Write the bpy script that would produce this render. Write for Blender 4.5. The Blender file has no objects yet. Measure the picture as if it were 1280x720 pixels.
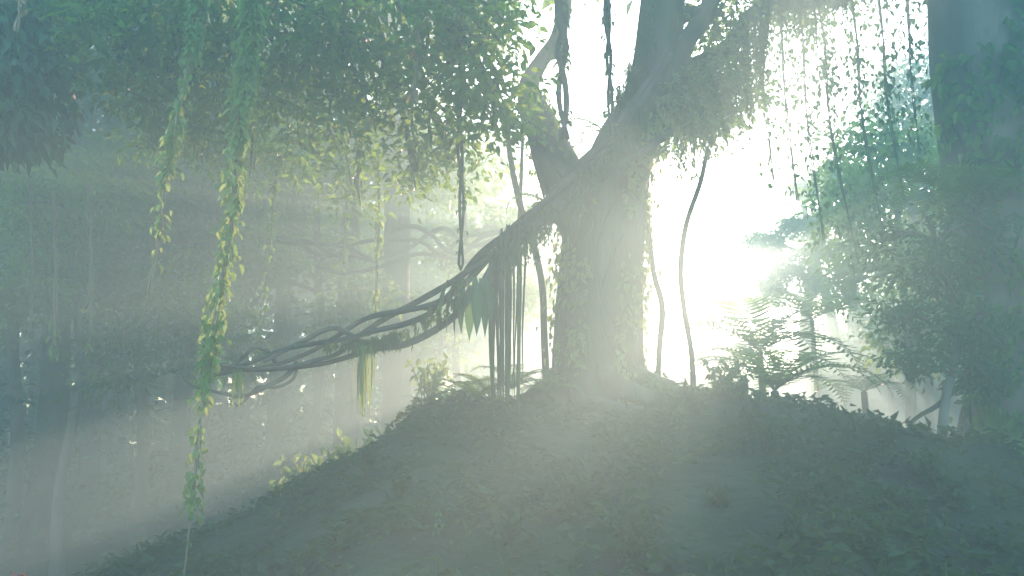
import bpy, math, random
import numpy as np
from mathutils import Vector, noise, Matrix

R = math.radians
rng = np.random.default_rng(7)
random.seed(7)
scene = bpy.context.scene
col = scene.collection
F = 1100.0
CAM = Vector((0, 0, 1.7))
PITCH = math.atan(160 / F)
cp, sp = math.cos(PITCH), math.sin(PITCH)


def at(px, py, Y):
    """the point at distance Y that stands at that place of the 1280x720 view"""
    u, v = (px - 640) / F, (360 - py) / F
    d = Vector((u, cp - v * sp, sp + v * cp))
    return CAM + d * (Y / d.y)


def nz(v):
    return v / np.maximum(np.linalg.norm(v, axis=-1, keepdims=True), 1e-9)


# ------------------------------------------------------------------ mesh builder
class MB:
    def __init__(self):
        self.v, self.f, self.n = [], {3: [], 4: []}, 0
        self.mi = {3: [], 4: []}

    def add(self, V, faces, m=0):
        V = np.asarray(V, float).reshape(-1, 3)
        faces = np.asarray(faces, int)
        self.f[faces.shape[1]].append(faces + self.n)
        self.mi[faces.shape[1]].append(np.full(len(faces), m))
        self.v.append(V)
        self.n += len(V)

    def tube(self, P, rad, seg=8, bump=0.0, seed=0, m=0, closed=True):
        P = np.asarray([tuple(p) for p in P], float)
        k = len(P)
        rad = np.broadcast_to(np.asarray(rad, float), (k,))
        T = nz(np.gradient(P, axis=0))
        ref = np.array([0.0, 1, 0]) if abs(T[0][1]) < .9 else np.array([1.0, 0, 0])
        A = []
        a = nz(np.cross(T[0], ref))
        for t in T:
            a = nz(a - t * np.dot(a, t))
            A.append(a)
        A = np.array(A)
        B = np.cross(T, A)
        th = np.arange(seg) / seg * 2 * math.pi
        rr = rad[:, None] * np.ones((1, seg))
        if bump:
            ph = seed * 1.7
            for q in (2, 3, 5, 7):
                rr = rr * (1 + bump / q ** .6 * np.sin(q * th[None, :] + ph * q + np.arange(k)[:, None] * .23 * (q % 3 - 1)))
        V = P[:, None, :] + rr[..., None] * (np.cos(th)[None, :, None] * A[:, None, :] + np.sin(th)[None, :, None] * B[:, None, :])
        i = np.arange(k - 1)[:, None] * seg
        j = np.arange(seg)[None, :]
        j2 = (j + 1) % seg
        fc = np.stack([i + j, i + j2, i + seg + j2, i + seg + j], -1).reshape(-1, 4)
        self.add(V.reshape(-1, 3), fc, m)
        if closed:
            for e, base in ((0, 0), (k - 1, (k - 1) * seg)):
                c = np.vstack([P[e] + T[e] * rad[e] * (.3 if e else -.3)])
                ring = V.reshape(-1, 3)[base:base + seg]
                idx = np.arange(seg)
                nx = (idx + 1) % seg
                tri = np.stack([idx, nx, np.full(seg, seg)], -1) if e else np.stack([nx, idx, np.full(seg, seg)], -1)
                self.add(np.vstack([ring, c]), tri, m)

    def leaves(self, P, D, size, width=.45, N=None, fold=.25, kind=0, m=0, curl=.15):
        """P base points, D directions, size lengths, N face normals"""
        P = np.asarray(P, float)
        n = len(P)
        if n == 0:
            return
        D = nz(np.asarray(D, float) + 1e-6)
        if N is None:
            N = rng.normal(size=(n, 3)) * .6 + np.array([0, 0, 1.0])
        S = nz(np.cross(D, N))
        U = np.cross(S, D)
        L = (np.broadcast_to(size, (n,)))[:, None]
        W = L * width
        if kind == 0:      # small leaf, two faces along the midrib
            V = np.stack([P, P + D * L * .45 + S * W * .5 + U * W * fold, P + D * L - U * L * curl,
                          P + D * L * .45 - S * W * .5 + U * W * fold], 1)
            q = np.arange(n)[:, None] * 4
            self.add(V.reshape(-1, 3), np.concatenate([q + np.array([0, 1, 2]), q + np.array([0, 2, 3])]), m)
        else:              # ovate leaf, eight outline points
            t = np.array([0, .16, .42, .72, 1.0])
            w = np.array([0, .42, .5, .3, 0])
            rows = []
            for tt, ww in zip(t, w):
                c = P + D * L * tt - U * L * curl * tt * tt
                if ww == 0:
                    rows.append(c[:, None])
                else:
                    e = U * W * fold * (ww * 2)
                    rows.append(np.stack([c - S * W * ww + e, c, c + S * W * ww + e], 1))
            V = np.concatenate(rows, 1)        # 1+3+3+3+1 = 11
            q = np.arange(n)[:, None] * 11
            tri = np.array([[0, 2, 1], [0, 3, 2], [7, 8, 10], [8, 9, 10]])
            quad = np.array([[1, 2, 5, 4], [2, 3, 6, 5], [4, 5, 8, 7], [5, 6, 9, 8]])
            base = self.n
            self.add(V.reshape(-1, 3), (q[:, None] + tri[None]).reshape(-1, 3), m)
            self.f[4].append((q[:, None] + quad[None]).reshape(-1, 4) + base)
            self.mi[4].append(np.full(n * 4, m))

    def mesh(self, name, smooth=False):
        me = bpy.data.meshes.new(name)
        if not self.v:
            return me
        V = np.concatenate(self.v)
        f3 = np.concatenate(self.f[3]) if self.f[3] else np.zeros((0, 3), int)
        f4 = np.concatenate(self.f[4]) if self.f[4] else np.zeros((0, 4), int)
        mi = np.concatenate(self.mi[3] + self.mi[4]) if (self.mi[3] or self.mi[4]) else np.zeros(0)
        me.vertices.add(len(V))
        me.vertices.foreach_set('co', V.astype(np.float32).ravel())
        me.loops.add(f3.size + f4.size)
        me.loops.foreach_set('vertex_index', np.concatenate([f3.ravel(), f4.ravel()]).astype(np.int32))
        me.polygons.add(len(f3) + len(f4))
        st = np.concatenate([np.arange(len(f3)) * 3, f3.size + np.arange(len(f4)) * 4])
        me.polygons.foreach_set('loop_start', st.astype(np.int32))
        me.polygons.foreach_set('material_index', mi.astype(np.int32))
        me.polygons.foreach_set('use_smooth', np.full(len(st), smooth))
        me.update(calc_edges=True)
        me.validate()
        return me

    def build(self, name, mat, parent=None, smooth=False):
        me = self.mesh(name, smooth)
        for mm in (mat if isinstance(mat, (list, tuple)) else [mat]):
            me.materials.append(mm)
        o = bpy.data.objects.new(name, me)
        col.objects.link(o)
        if parent is not None:
            o.parent = parent
            o.matrix_parent_inverse = Matrix.Translation(-parent.location)
        return o


def tag(o, label=None, cat=None, group=None, kind=None):
    for k, v in (('label', label), ('category', cat), ('group', group), ('kind', kind)):
        if v:
            o[k] = v
    return o


def empty(name, loc, label, cat, group=None):
    o = bpy.data.objects.new(name, None)
    o.empty_display_size = .2
    o.location = loc
    col.objects.link(o)
    return tag(o, label, cat, group)


def copy_tree(root, loc, rz=0, sc=1, label=None, group=None):
    r = root.copy()
    col.objects.link(r)
    r.location, r.rotation_euler = loc, (0, 0, rz)
    r.scale = (sc, sc, sc) if not hasattr(sc, '__len__') else sc
    if label:
        r['label'] = label
    if group:
        r['group'] = group
    for ch in list(root.children):
        c = ch.copy()
        col.objects.link(c)
        c.parent = r
    return r


# ------------------------------------------------------------------ materials
def mat_new(name):
    m = bpy.data.materials.new(name)
    m.use_nodes = True
    nt = m.node_tree
    nt.nodes.clear()
    out = nt.nodes.new('ShaderNodeOutputMaterial')
    return m, nt, out


def ramp(nt, src, stops):
    r = nt.nodes.new('ShaderNodeValToRGB')
    el = r.color_ramp.elements
    while len(el) < len(stops):
        el.new(.5)
    for e, (p, c) in zip(el, stops):
        e.position, e.color = p, (*c, 1)
    nt.links.new(src, r.inputs[0])
    return r.outputs[0]


def leaf_mat(name, cols, trans, tfac=.45, rough=.45):
    m, nt, out = mat_new(name)
    g = nt.nodes.new('ShaderNodeNewGeometry')
    tc = nt.nodes.new('ShaderNodeTexCoord')
    no = nt.nodes.new('ShaderNodeTexNoise')
    no.inputs['Scale'].default_value = .8
    nt.links.new(tc.outputs['Object'], no.inputs['Vector'])
    ad = nt.nodes.new('ShaderNodeMath'); ad.operation = 'MULTIPLY_ADD'
    nt.links.new(g.outputs['Random Per Island'], ad.inputs[0])
    ad.inputs[1].default_value = .6
    mu = nt.nodes.new('ShaderNodeMath'); mu.operation = 'MULTIPLY'
    nt.links.new(no.outputs['Fac'], mu.inputs[0]); mu.inputs[1].default_value = .4
    nt.links.new(mu.outputs[0], ad.inputs[2])
    n = len(cols)
    c = ramp(nt, ad.outputs[0], [(i / max(1, n - 1), cc) for i, cc in enumerate(cols)])
    t = ramp(nt, ad.outputs[0], [(i / max(1, len(trans) - 1), cc) for i, cc in enumerate(trans)])
    p = nt.nodes.new('ShaderNodeBsdfPrincipled')
    p.inputs['Roughness'].default_value = rough
    p.inputs['Specular IOR Level'].default_value = .35
    nt.links.new(c, p.inputs['Base Color'])
    tr = nt.nodes.new('ShaderNodeBsdfTranslucent')
    nt.links.new(t, tr.inputs['Color'])
    mx = nt.nodes.new('ShaderNodeMixShader')
    mx.inputs[0].default_value = tfac
    nt.links.new(p.outputs[0], mx.inputs[1]); nt.links.new(tr.outputs[0], mx.inputs[2])
    nt.links.new(mx.outputs[0], out.inputs[0])
    return m


def solid_mat(name, stops, scale=3, rough=.85, bump=.5, bscale=14, stretch=(1, 1, 1), dist=.03):
    m, nt, out = mat_new(name)
    tc = nt.nodes.new('ShaderNodeTexCoord')
    mp = nt.nodes.new('ShaderNodeMapping')
    mp.inputs['Scale'].default_value = stretch
    nt.links.new(tc.outputs['Object'], mp.inputs[0])
    no = nt.nodes.new('ShaderNodeTexNoise')
    no.inputs['Scale'].default_value = scale
    no.inputs['Detail'].default_value = 6
    nt.links.new(mp.outputs[0], no.inputs['Vector'])
    c = ramp(nt, no.outputs['Fac'], stops)
    n2 = nt.nodes.new('ShaderNodeTexNoise')
    n2.inputs['Scale'].default_value = bscale
    n2.inputs['Detail'].default_value = 5
    nt.links.new(mp.outputs[0], n2.inputs['Vector'])
    b = nt.nodes.new('ShaderNodeBump')
    b.inputs['Strength'].default_value = bump
    b.inputs['Distance'].default_value = dist
    nt.links.new(n2.outputs['Fac'], b.inputs['Height'])
    p = nt.nodes.new('ShaderNodeBsdfPrincipled')
    p.inputs['Roughness'].default_value = rough
    p.inputs['Specular IOR Level'].default_value = .25
    nt.links.new(c, p.inputs['Base Color'])
    nt.links.new(b.outputs[0], p.inputs['Normal'])
    nt.links.new(p.outputs[0], out.inputs[0])
    return m


BARK = solid_mat('bark', [(.3, (.045, .036, .026)), (.5, (.11, .085, .06)), (.62, (.05, .075, .035)), (.75, (.17, .14, .10))], 2.2, .9, .9, 9, (1, 1, .22), .06)
PALEBARK = solid_mat('pale_bark', [(.3, (.10, .075, .055)), (.55, (.2, .155, .115)), (.75, (.3, .25, .19))], 3, .85, .7, 12, (1, 1, .25), .03)
LIANA = solid_mat('liana_bark', [(.3, (.035, .03, .022)), (.55, (.09, .07, .05)), (.75, (.05, .07, .03))], 5, .85, .8, 22, (1, 1, 1), .02)
STEM = solid_mat('vine_stem', [(.3, (.16, .11, .065)), (.7, (.36, .25, .15))], 8, .8, .4, 30, (1, 1, .3), .005)
DRY = leaf_mat('dry_leaf', [(.22, .13, .06), (.4, .26, .12)], [(.5, .3, .12), (.7, .45, .2)], .4)
LEAF = leaf_mat('canopy_leaf', [(.03, .075, .02), (.06, .125, .03), (.11, .175, .04)], [(.15, .34, .035), (.28, .5, .05), (.46, .62, .07)], .55)
LEAFD = leaf_mat('dark_leaf', [(.028, .07, .034), (.05, .115, .05), (.09, .165, .06)], [(.07, .19, .05), (.12, .28, .05), (.2, .36, .06)], .4)
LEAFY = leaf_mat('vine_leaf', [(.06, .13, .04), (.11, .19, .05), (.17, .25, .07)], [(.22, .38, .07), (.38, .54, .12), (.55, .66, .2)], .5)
FROND = leaf_mat('frond_leaf', [(.035, .08, .025), (.06, .12, .03), (.09, .15, .04)], [(.14, .3, .05), (.24, .42, .06), (.4, .52, .1)], .45)
STRAP = leaf_mat('strap_leaf', [(.05, .11, .03), (.09, .16, .04)], [(.22, .38, .05), (.45, .58, .08)], .5)
MOSS = leaf_mat('moss_leaf', [(.03, .065, .025), (.05, .095, .03), (.09, .13, .045)], [(.1, .22, .04), (.25, .36, .06)], .35, .7)
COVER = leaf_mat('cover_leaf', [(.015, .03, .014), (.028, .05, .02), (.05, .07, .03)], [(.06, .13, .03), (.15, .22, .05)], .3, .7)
REDL = leaf_mat('red_leaf', [(.14, .03, .03), (.22, .05, .04)], [(.22, .05, .04), (.3, .1, .07)], .4)
ROCK = solid_mat('mossy_rock', [(.35, (.06, .055, .045)), (.5, (.045, .075, .03)), (.7, (.14, .125, .1))], 3, .9, .9, 10, (1, 1, 1), .05)


def ground_mat():
    m = solid_mat('mossy_ground', [(.32, (.028, .022, .016)), (.45, (.018, .028, .014)), (.6, (.03, .046, .02)), (.75, (.06, .05, .038))], 1.3, .95, 1.0, 7, (1, 1, 1), .12)
    return m


GROUND = ground_mat()

# ------------------------------------------------------------------ ground
cr = [(-80, 11, -1.2), (-12, 11, -1.2), (-7, 10.5, -.9), (-4.9, 10.3, -.15), (-3.5, 10.3, .45), (-2.3, 10.3, 1.02), (-1.6, 10.3, 1.42), (-1.2, 10.3, 1.68), (-.7, 10.5, 1.93),
      (.4, 10.6, 1.98), (1.5, 10.6, 1.98), (2.0, 10.3, 2.06), (2.5, 10.2, 2.0), (3.35, 10, 1.93), (3.7, 10, 1.80), (4.1, 10, 1.76), (4.45, 10, 1.63),
      (4.9, 9.8, 1.36), (5.3, 9.5, 1.1), (5.75, 9.3, .95), (6.1, 9.2, .5), (7.0, 9.2, -.3), (9, 9, -.7), (80, 10, -.8)]
CX, CY, CZ = (np.array(c) for c in zip(*cr))


def height(x, y, fine=True):
    yc, zc = np.interp(x, CX, CY), np.interp(x, CX, CZ)
    if y < yc:
        t = min(1, max(0, (yc - y) / (yc - 3)))
        s = t ** 1.35
        zf = .1 + .16 * zc
        z = zc * (1 - s) + zf * s
    else:
        t = min(1, (y - yc) / 6)
        s = t * t * (3 - 2 * t)
        zb = -.9 + max(0, y - 25) * .03
        z = zc * (1 - s) + zb * s
    if fine:
        z -= .11 if y < 16 else 0
        near = 1.0 if y < 16 else .6
        z += near * (.12 * noise.noise((x * .45, y * .6, 21)) + .14 * noise.noise((x * .9, y * .9, 1)) + .07 * noise.noise((x * 2.3, y * 2.3, 5)) + .035 * noise.noise((x * 6, y * 6, 9)))
        if y > 14:
            z += .5 * noise.noise((x * .12, y * .12, 3))
    return z


def grid_axis(lo, hi, c, n, k=3.2):
    s = np.linspace(-1, 1, n)
    a = np.sinh(k * s) / math.sinh(k)
    return np.where(a < 0, c + a * (c - lo), c + a * (hi - c))


gx, gy = grid_axis(-78, 78, 1.0, 300), grid_axis(-12, 52, 8, 300, 2.6)
GV = np.zeros((len(gy), len(gx), 3))
for j, y in enumerate(gy):
    for i, x in enumerate(gx):
        GV[j, i] = (x, y, height(x, y))
mb = MB()
ii, jj = np.meshgrid(np.arange(len(gx) - 1), np.arange(len(gy) - 1))
q = (jj * len(gx) + ii).ravel()
mb.add(GV.reshape(-1, 3), np.stack([q, q + 1, q + 1 + len(gx), q + len(gx)], -1))
tag(mb.build('ground', GROUND, smooth=True), kind='structure')


def G(x, y):
    return Vector((x, y, height(x, y)))


# ------------------------------------------------------------------ crowns and trees
def blob_points(n, c, r, shell=.45):
    d = nz(rng.normal(size=(n, 3)))
    k = (shell + (1 - shell) * rng.random((n, 1))) ** .8
    return np.asarray(c) + d * k * np.asarray(r)


def clump_leaves(mb, centres, per, spread, size, droop=.3, kind=0, width=.5, m=0):
    centres = np.asarray(centres)
    n = len(centres)
    c = np.repeat(centres, per, 0)
    off = rng.normal(size=(n * per, 3)) * spread * np.array([1, 1, .6])
    P = c + off
    D = nz(off) + rng.normal(size=off.shape) * .5
    D[:, 2] -= droop
    mb.leaves(P, D, size * rng.uniform(.6, 1.25, n * per), width, kind=kind, m=m)


def bend(p0, p1, n=6, sag=0.0, wob=.05, seed=0):
    p0, p1 = Vector(p0), Vector(p1)
    L = (p1 - p0).length
    out = []
    for i in range(n):
        t = i / (n - 1)
        p = p0.lerp(p1, t)
        w = math.sin(t * math.pi)
        p.z += sag * w
        p += noise.noise_vector((t * 2.3 + seed * 7.1, seed * 1.3, .5)) * wob * L * (w + .0)
        out.append(p)
    return out


def smooth_path(P, n=4):
    P = [Vector(p) for p in P]
    out = []
    for i in range(len(P) - 1):
        a, b, c, d = P[max(0, i - 1)], P[i], P[i + 1], P[min(len(P) - 1, i + 2)]
        for k in range(n):
            t = k / n
            out.append(.5 * ((2 * b) + (c - a) * t + (2 * a - 5 * b + 4 * c - d) * t * t + (3 * b - a - 3 * c + d) * t ** 3))
    out.append(P[-1])
    return out


def smooth_vals(v, n=4):
    return np.interp(np.linspace(0, len(v) - 1, (len(v) - 1) * n + 1), np.arange(len(v)), v)


def tree_parts(root, path, radii, blobs, per=26, spread=.35, lsize=.14, clump_n=60, bark=BARK, leaf=LEAF, seed=1, kind=0, extra_limbs=(), droop=.3, seg=12, flare=True, high=()):
    """trunk with limbs to each foliage mass, and one crown mesh"""
    tb, cb = MB(), MB()
    P = smooth_path(path)
    rr = smooth_vals(radii)
    if flare:
        rr = rr.copy()
        rr[:4] *= [1.55, 1.25, 1.1, 1.03]
    tb.tube(P, rr, seg, .10, seed)
    for lp, lr in extra_limbs:
        tb.tube(smooth_path(lp), smooth_vals(lr), 10, .08, seed + 3)
    for bi, (c, r, n) in enumerate(blobs):
        c = Vector(c)
        # limb from the closest upper trunk point
        k = min(range(len(P) // 3, len(P)), key=lambda i: (P[i] - c).length + abs(P[i].z + 1.2 - c.z) * .3)
        limb = bend(P[k], c, 7, .1, .10, seed + bi)
        r0 = max(.02, rr[k] * .45)
        tb.tube(limb, np.linspace(r0, .03, 7), 7, .05, seed + bi)
        cen = blob_points(n, c, r)
        for q_ in cen[::3]:
            tb.tube(bend(limb[random.randrange(3, 7)], q_, 4, .05, .12, seed + bi), np.linspace(.028, .008, 4), 4, closed=False)
        clump_leaves(cb, cen, per, spread, lsize, droop, kind)
    for bi, (c, r, n) in enumerate(high):      # out-of-view foliage added above the frame to screen off the sun
        k = len(P) - 1 - bi % 5
        c = Vector(c)
        limb = bend(P[k], c, 7, .3, .08, seed + 20 + bi)
        tb.tube(limb, np.linspace(max(.05, rr[k] * .5), .05, 7), 7, .05, seed + bi)
        cen = blob_points(n, c, r, .1)
        for q_ in cen[::4]:
            tb.tube(bend(limb[random.randrange(2, 7)], q_, 4, .05, .1, seed + bi), np.linspace(.04, .01, 4), 4, closed=False)
        clump_leaves(cb, cen, 26, .36, .36, droop, 0)
    tb.build('trunk', bark, root, True)
    cb.build('crown', leaf, root)


# main tree in the middle ------------------------------------------------------------
t1 = empty('forest_tree', G(1.08, 11), 'massive forked tree with creeper-clad trunk standing on top of the mound', 'tree')
Y = 11.0
pth = [(748, 525, Y), (747, 480, Y), (748, 420, Y), (752, 340, Y), (758, 260, Y), (778, 190, Y), (806, 130, Y), (820, 70, Y), (828, 0, Y), (838, -90, Y), (830, -220, Y)]
rad1 = [.60, .56, .53, .52, .50, .42, .33, .29, .27, .24, .18]
P1 = [at(*p) for p in pth]
fork = ([at(*p) for p in [(738, 300, Y), (715, 250, Y), (694, 200, Y - .1), (674, 150, Y - .2), (661, 112, Y - .3), (676, 78, Y - .3), (697, 48, Y - .4), (706, 0, Y - .5), (712, -90, Y - .6)]],
        [.36, .34, .27, .20, .13, .095, .10, .095, .08])
limb1 = ([at(*p) for p in [(808, 170, Y), (838, 100, Y), (858, 52, Y - .2), (884, 14, Y - .4), (905, -40, Y - .6), (930, -120, Y - .8)]], [.2, .16, .12, .1, .09, .06])
limb2 = ([at(*p) for p in [(815, 150, Y), (858, 95, Y + .3), (905, 68, Y + .5), (934, 26, Y + .6), (962, 6, Y + .7), (1012, 4, Y + .8), (1075, -12, Y + 1)]], [.2, .17, .13, .11, .1, .09, .06])
limb3 = ([at(*p) for p in [(752, 250, Y), (800, 240, Y - .3), (842, 190, Y - .5), (880, 178, Y - .6), (912, 150, Y - .6)]], [.06, .05, .04, .03, .02])
blobs = [(at(905, 18, Y), (.55, .6, .5), 30), (at(985, -20, Y + .8), (.8, .7, .5), 34), (at(700, -60, Y), (.9, .8, .5), 26), (at(830, -190, Y), (2.4, 2.2, .9), 90),
         (at(1010, -180, Y + 1), (2.0, 2.2, .9), 80), (at(640, -190, Y), (1.8, 2, .9), 70), (at(900, 105, Y + .2), (.5, .5, .55), 40), (at(868, 135, Y), (.45, .4, .4), 30)]
tree_parts(t1, P1, rad1, blobs, per=26, spread=.17, lsize=.12, seed=2, seg=28, extra_limbs=(fork, limb1, limb2),
           high=[((1.0, 11, 9.6), (2.2, 2, 1.6), 110), ((3.6, 11.5, 9.7), (2.2, 2, 1.7), 110), ((-1.4, 11.5, 9.4), (1.9, 2, 1.5), 90), ((2.4, 12, 12), (3.2, 2.2, 1.5), 130), ((-.6, 12, 11.8), (2.6, 2, 1.5), 100)])  # unseen overhead foliage, put in to stop sun leaking over the crown
rb_ = [(-2.4, 1.3), (-2.9, .9), (-1.6, 1.5), (-1.1, 1.2), (-.5, 1.4), (-2.0, 1.1), (.3, 1.2)]
for a_, ln_ in rb_:
    m_ = MB()
    q0 = Vector((1.08, 11, 0))
    pts = []
    for t_ in np.linspace(0, 1, 9):
        d_ = .35 + ln_ * t_
        x_, y_ = q0.x + math.cos(a_ + .5 * math.sin(t_ * 3 + a_)) * d_, q0.y + math.sin(a_ + .5 * math.sin(t_ * 3 + a_)) * d_
        pts.append(Vector((x_, y_, height(x_, y_) + .5 * (1 - t_) ** 3 - .03 * t_)))
    m_.tube(pts, np.linspace(.17, .03, 9), 9, .1, a_)
    m_.build('root', BARK, t1, True)
# hanging moss curtain under its right limb
mc = MB()
for k in range(150):
    x0 = rng.uniform(842, 955)
    y0 = np.interp(x0, [842, 905, 955], [100, 72, 20]) + rng.uniform(-4, 30)
    ln = rng.uniform(.4, 1.15)
    p0 = at(x0, y0, Y + rng.uniform(-.1, .6))
    n = 7
    pts = [p0 + Vector((noise.noise((k, i * .4, 0)) * .06, noise.noise((k, 5, i * .4)) * .06, -ln * i / (n - 1))) for i in range(n)]
    mc.tube(pts, np.linspace(.006, .003, n), 3, closed=False)
    A = np.repeat(np.array([tuple(p) for p in pts]), 4, 0) + rng.normal(size=(n * 4, 3)) * .02
    D = rng.normal(size=A.shape) * .5 + [0, 0, -1]
    mc.leaves(A, D, rng.uniform(.05, .11, len(A)), .35)
mo = mc.build('hanging_moss', MOSS)
tag(mo, 'thick ragged curtain of moss hanging under the right limb of the forked tree', 'hanging moss')

def moss_fringe(pts, n, l0, l1, label, mat=MOSS, jit=.1):
    P = smooth_path([at(*p) for p in pts], 6)
    m_ = MB()
    for k in range(n):
        t = random.random() * (len(P) - 1.001)
        b = P[int(t)].lerp(P[int(t) + 1], t % 1) + Vector((random.uniform(-jit, jit), random.uniform(-jit, jit), random.uniform(-.03, .02)))
        cl = max(.15, .6 + .9 * noise.noise((t * .35, len(label), 0)))
        ln = random.uniform(l0, l1) * cl
        q_ = [b + Vector((noise.noise((k, i * .5, 0)) * .04, noise.noise((k, 5, i * .5)) * .04, -ln * i / 5)) for i in range(6)]
        m_.tube(q_, np.linspace(.007, .003, 6), 3, closed=False)
        A = np.repeat(np.array([tuple(p) for p in q_]), 3, 0) + rng.normal(size=(18, 3)) * .012
        m_.leaves(A, rng.normal(size=A.shape) * .4 + [0, 0, -1], rng.uniform(.04, .09, 18), .3)
    tag(m_.build('hanging_moss', mat), label, 'hanging moss', 'fringes of moss on the liana and limbs')


moss_fringe([(800, 135, 9.95), (765, 185, 9.7), (716, 235, 9.4), (668, 278, 9.15), (628, 312, 9.0)], 170, .15, .5, 'ragged moss fringe on the thick upper half of the braided liana')
moss_fringe([(590, 350, 8.8), (545, 385, 8.7), (500, 415, 8.55), (455, 425, 8.45), (410, 430, 8.35)], 60, .05, .2, 'sparse moss tufts on the lower half of the braided liana')
moss_fringe([(770, 120, 10.5), (800, 60, 10.5), (812, 10, 10.5)], 60, .2, .7, 'thin moss strands on the left side of the right fork')
moss_fringe([(930, 30, 11.4), (962, 8, 11.5), (1012, 6, 11.6), (1065, -6, 11.8)], 90, .3, 1.1, 'thin moss strands under the long level limb at the top right')
# creepers climbing the middle trunk
def creeper(path, rads, side, n, size, label, mat=LEAFY, tail=None, jitter=.05, ang=(0, 360), kind=1, thin=0.0):
    ro = empty('climbing_creeper', path[0], label, 'creeper', 'creepers climbing the tree trunks')
    P = np.array([tuple(p) for p in smooth_path(path, 6)])
    rr = smooth_vals(rads, 6)
    sb, lb = MB(), MB()
    for k in range(4):
        a0 = R(random.uniform(*ang))
        pts = []
        for i, p in enumerate(P):
            a = a0 + .5 * math.sin(i * .25 + k)
            pts.append(p + (rr[i] + .01) * np.array([math.cos(a), math.sin(a), 0]))
        sb.tube(pts, .014, 5)
    sb.build('stem', LIANA, ro, True)
    i = rng.integers(0, len(P) - 1, n)
    t = rng.random((n, 1))
    base = P[i] * (1 - t) + P[i + 1] * t
    a = np.radians(rng.uniform(ang[0], ang[1], n))
    clus = np.array([noise.noise((b[2] * 1.4, aa * 1.2, side)) for b, aa in zip(base, a)])
    keep = clus > rng.uniform(-.35, .15, n) - thin
    a, base, i = a[keep], base[keep], i[keep]
    out = np.stack([np.cos(a), np.sin(a), 0 * a], -1)
    pos = base + out * (rr[i] + np.abs(rng.normal(size=len(a))) * jitter + .01)[:, None]
    D = np.stack([-np.sin(a), np.cos(a), 0 * a], -1) * rng.normal(size=(len(a), 1)) * .7 + out * .35 + [0, 0, -1]
    lb.leaves(pos, D, size * rng.uniform(.6, 1.3, len(a)), .6, N=out + rng.normal(size=out.shape) * .35, kind=kind)
    lb.build('leaves', mat, ro)
    return ro


creeper(P1[:7], rad1[:7], 1, 1500, .10, 'leafy creeper climbing the right edge of the massive forked trunk', LEAFY, ang=(-75, 75), jitter=.05)
creeper(P1[1:5], rad1[1:5], 4, 900, .10, 'small leafy creeper climbing the lower left edge of the massive forked trunk', LEAFY, ang=(110, 250), jitter=.07)
creeper(fork[0][1:5], fork[1][1:5], 8, 500, .08, 'thin creeper on the short left fork of the massive trunk', LEAF, ang=(0, 360), jitter=.05)

# right tree ------------------------------------------------------------------------
Y = 10.6
t2 = empty('forest_tree', G(6.1, 10.6), 'thick creeper-covered tree trunk rising behind the right end of the mound', 'tree')
pth2 = [(1272, 640, Y), (1268, 560, Y), (1262, 460, Y), (1256, 360, Y), (1248, 260, Y), (1240, 170, Y), (1226, 80, Y), (1216, 0, Y), (1208, -90, Y), (1200, -220, Y)]
rad2 = [.52, .46, .46, .47, .50, .54, .57, .57, .5, .4]
P2 = [at(*p) for p in pth2]
tree_parts(t2, P2, rad2, [(at(1190, -150, Y), (2, 2, .8), 80), (at(1300, -80, Y), (1.5, 1.6, .8), 60), (at(1140, -40, Y + .5), (.9, .9, .45), 40)],
           per=26, spread=.18, lsize=.13, seed=5, seg=26, leaf=LEAFD, bark=PALEBARK,
           high=[((6.3, 10.6, 9.6), (2.2, 2, 1.7), 110), ((8.6, 11, 8.6), (2.2, 2, 2.2), 120), ((7.4, 11.5, 11.8), (3, 2, 1.6), 120), ((9.2, 11, 5.6), (1.5, 2, 1.7), 70)])  # unseen foliage above and right of the view, added to block sunlight
creeper(P2, rad2, 3, 4200, .13, 'dense broad-leaved creeper wrapped around the thick trunk at the right', LEAF, ang=(-88, 62), jitter=.14, thin=.25)
creeper(P2[1:7], rad2[1:7], 6, 1100, .14, 'leafy creeper hanging on the lower left side of the thick right-hand trunk', LEAF, ang=(170, 290), jitter=.12)

# leafy young tree in front of the right trunk
Y = 9.9
t3 = empty('understorey_tree', G(5.05, Y), 'leafy understorey tree crowding the left side of the creeper-covered trunk', 'tree')
tree_parts(t3, [at(1178, 560, Y), at(1182, 500, Y), at(1196, 440, Y), at(1190, 380, Y), at(1175, 320, Y), at(1160, 270, Y)], [.06, .05, .045, .04, .03, .02],
           [(at(1210, 290, Y), (.42, .5, .4), 36), (at(1168, 350, Y), (.38, .5, .34), 30), (at(1200, 415, Y), (.36, .5, .34), 34), (at(1125, 400, Y), (.26, .4, .22), 12), (at(1110, 300, Y), (.2, .3, .2), 7),
            (at(1225, 475, Y), (.22, .3, .28), 22), (at(1150, 450, Y), (.25, .3, .2), 16)],
           per=22, spread=.11, lsize=.10, seed=9, leaf=LEAFD, bark=PALEBARK, seg=8)
t4 = empty('leaning_tree', G(5.6, 11.2), 'short dark leaning trunk behind the right shoulder of the mound', 'tree')
Y = 11.2
tree_parts(t4, [at(1206, 600, Y), at(1212, 560, Y), at(1222, 510, Y), at(1238, 450, Y), at(1262, 380, Y), at(1300, 300, Y)], [.2, .19, .17, .14, .1, .06],
           [(at(1290, 320, Y), (.6, .6, .4), 20), (at(1262, 470, Y), (.3, .3, .3), 16)], per=22, spread=.14, lsize=.11, seed=11, leaf=LEAFD)
fb = MB()
fb.tube(smooth_path([at(1135, 530, 10), at(1152, 518, 10), at(1170, 508, 10), at(1196, 486, 10.1), at(1215, 470, 10.2)]), np.linspace(.02, .035, 17), 7, .08)
fb.tube(smooth_path([at(1176, 502, 10), at(1181, 530, 10), at(1186, 560, 9.9)]), np.linspace(.02, .03, 9), 7, .08)
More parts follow.
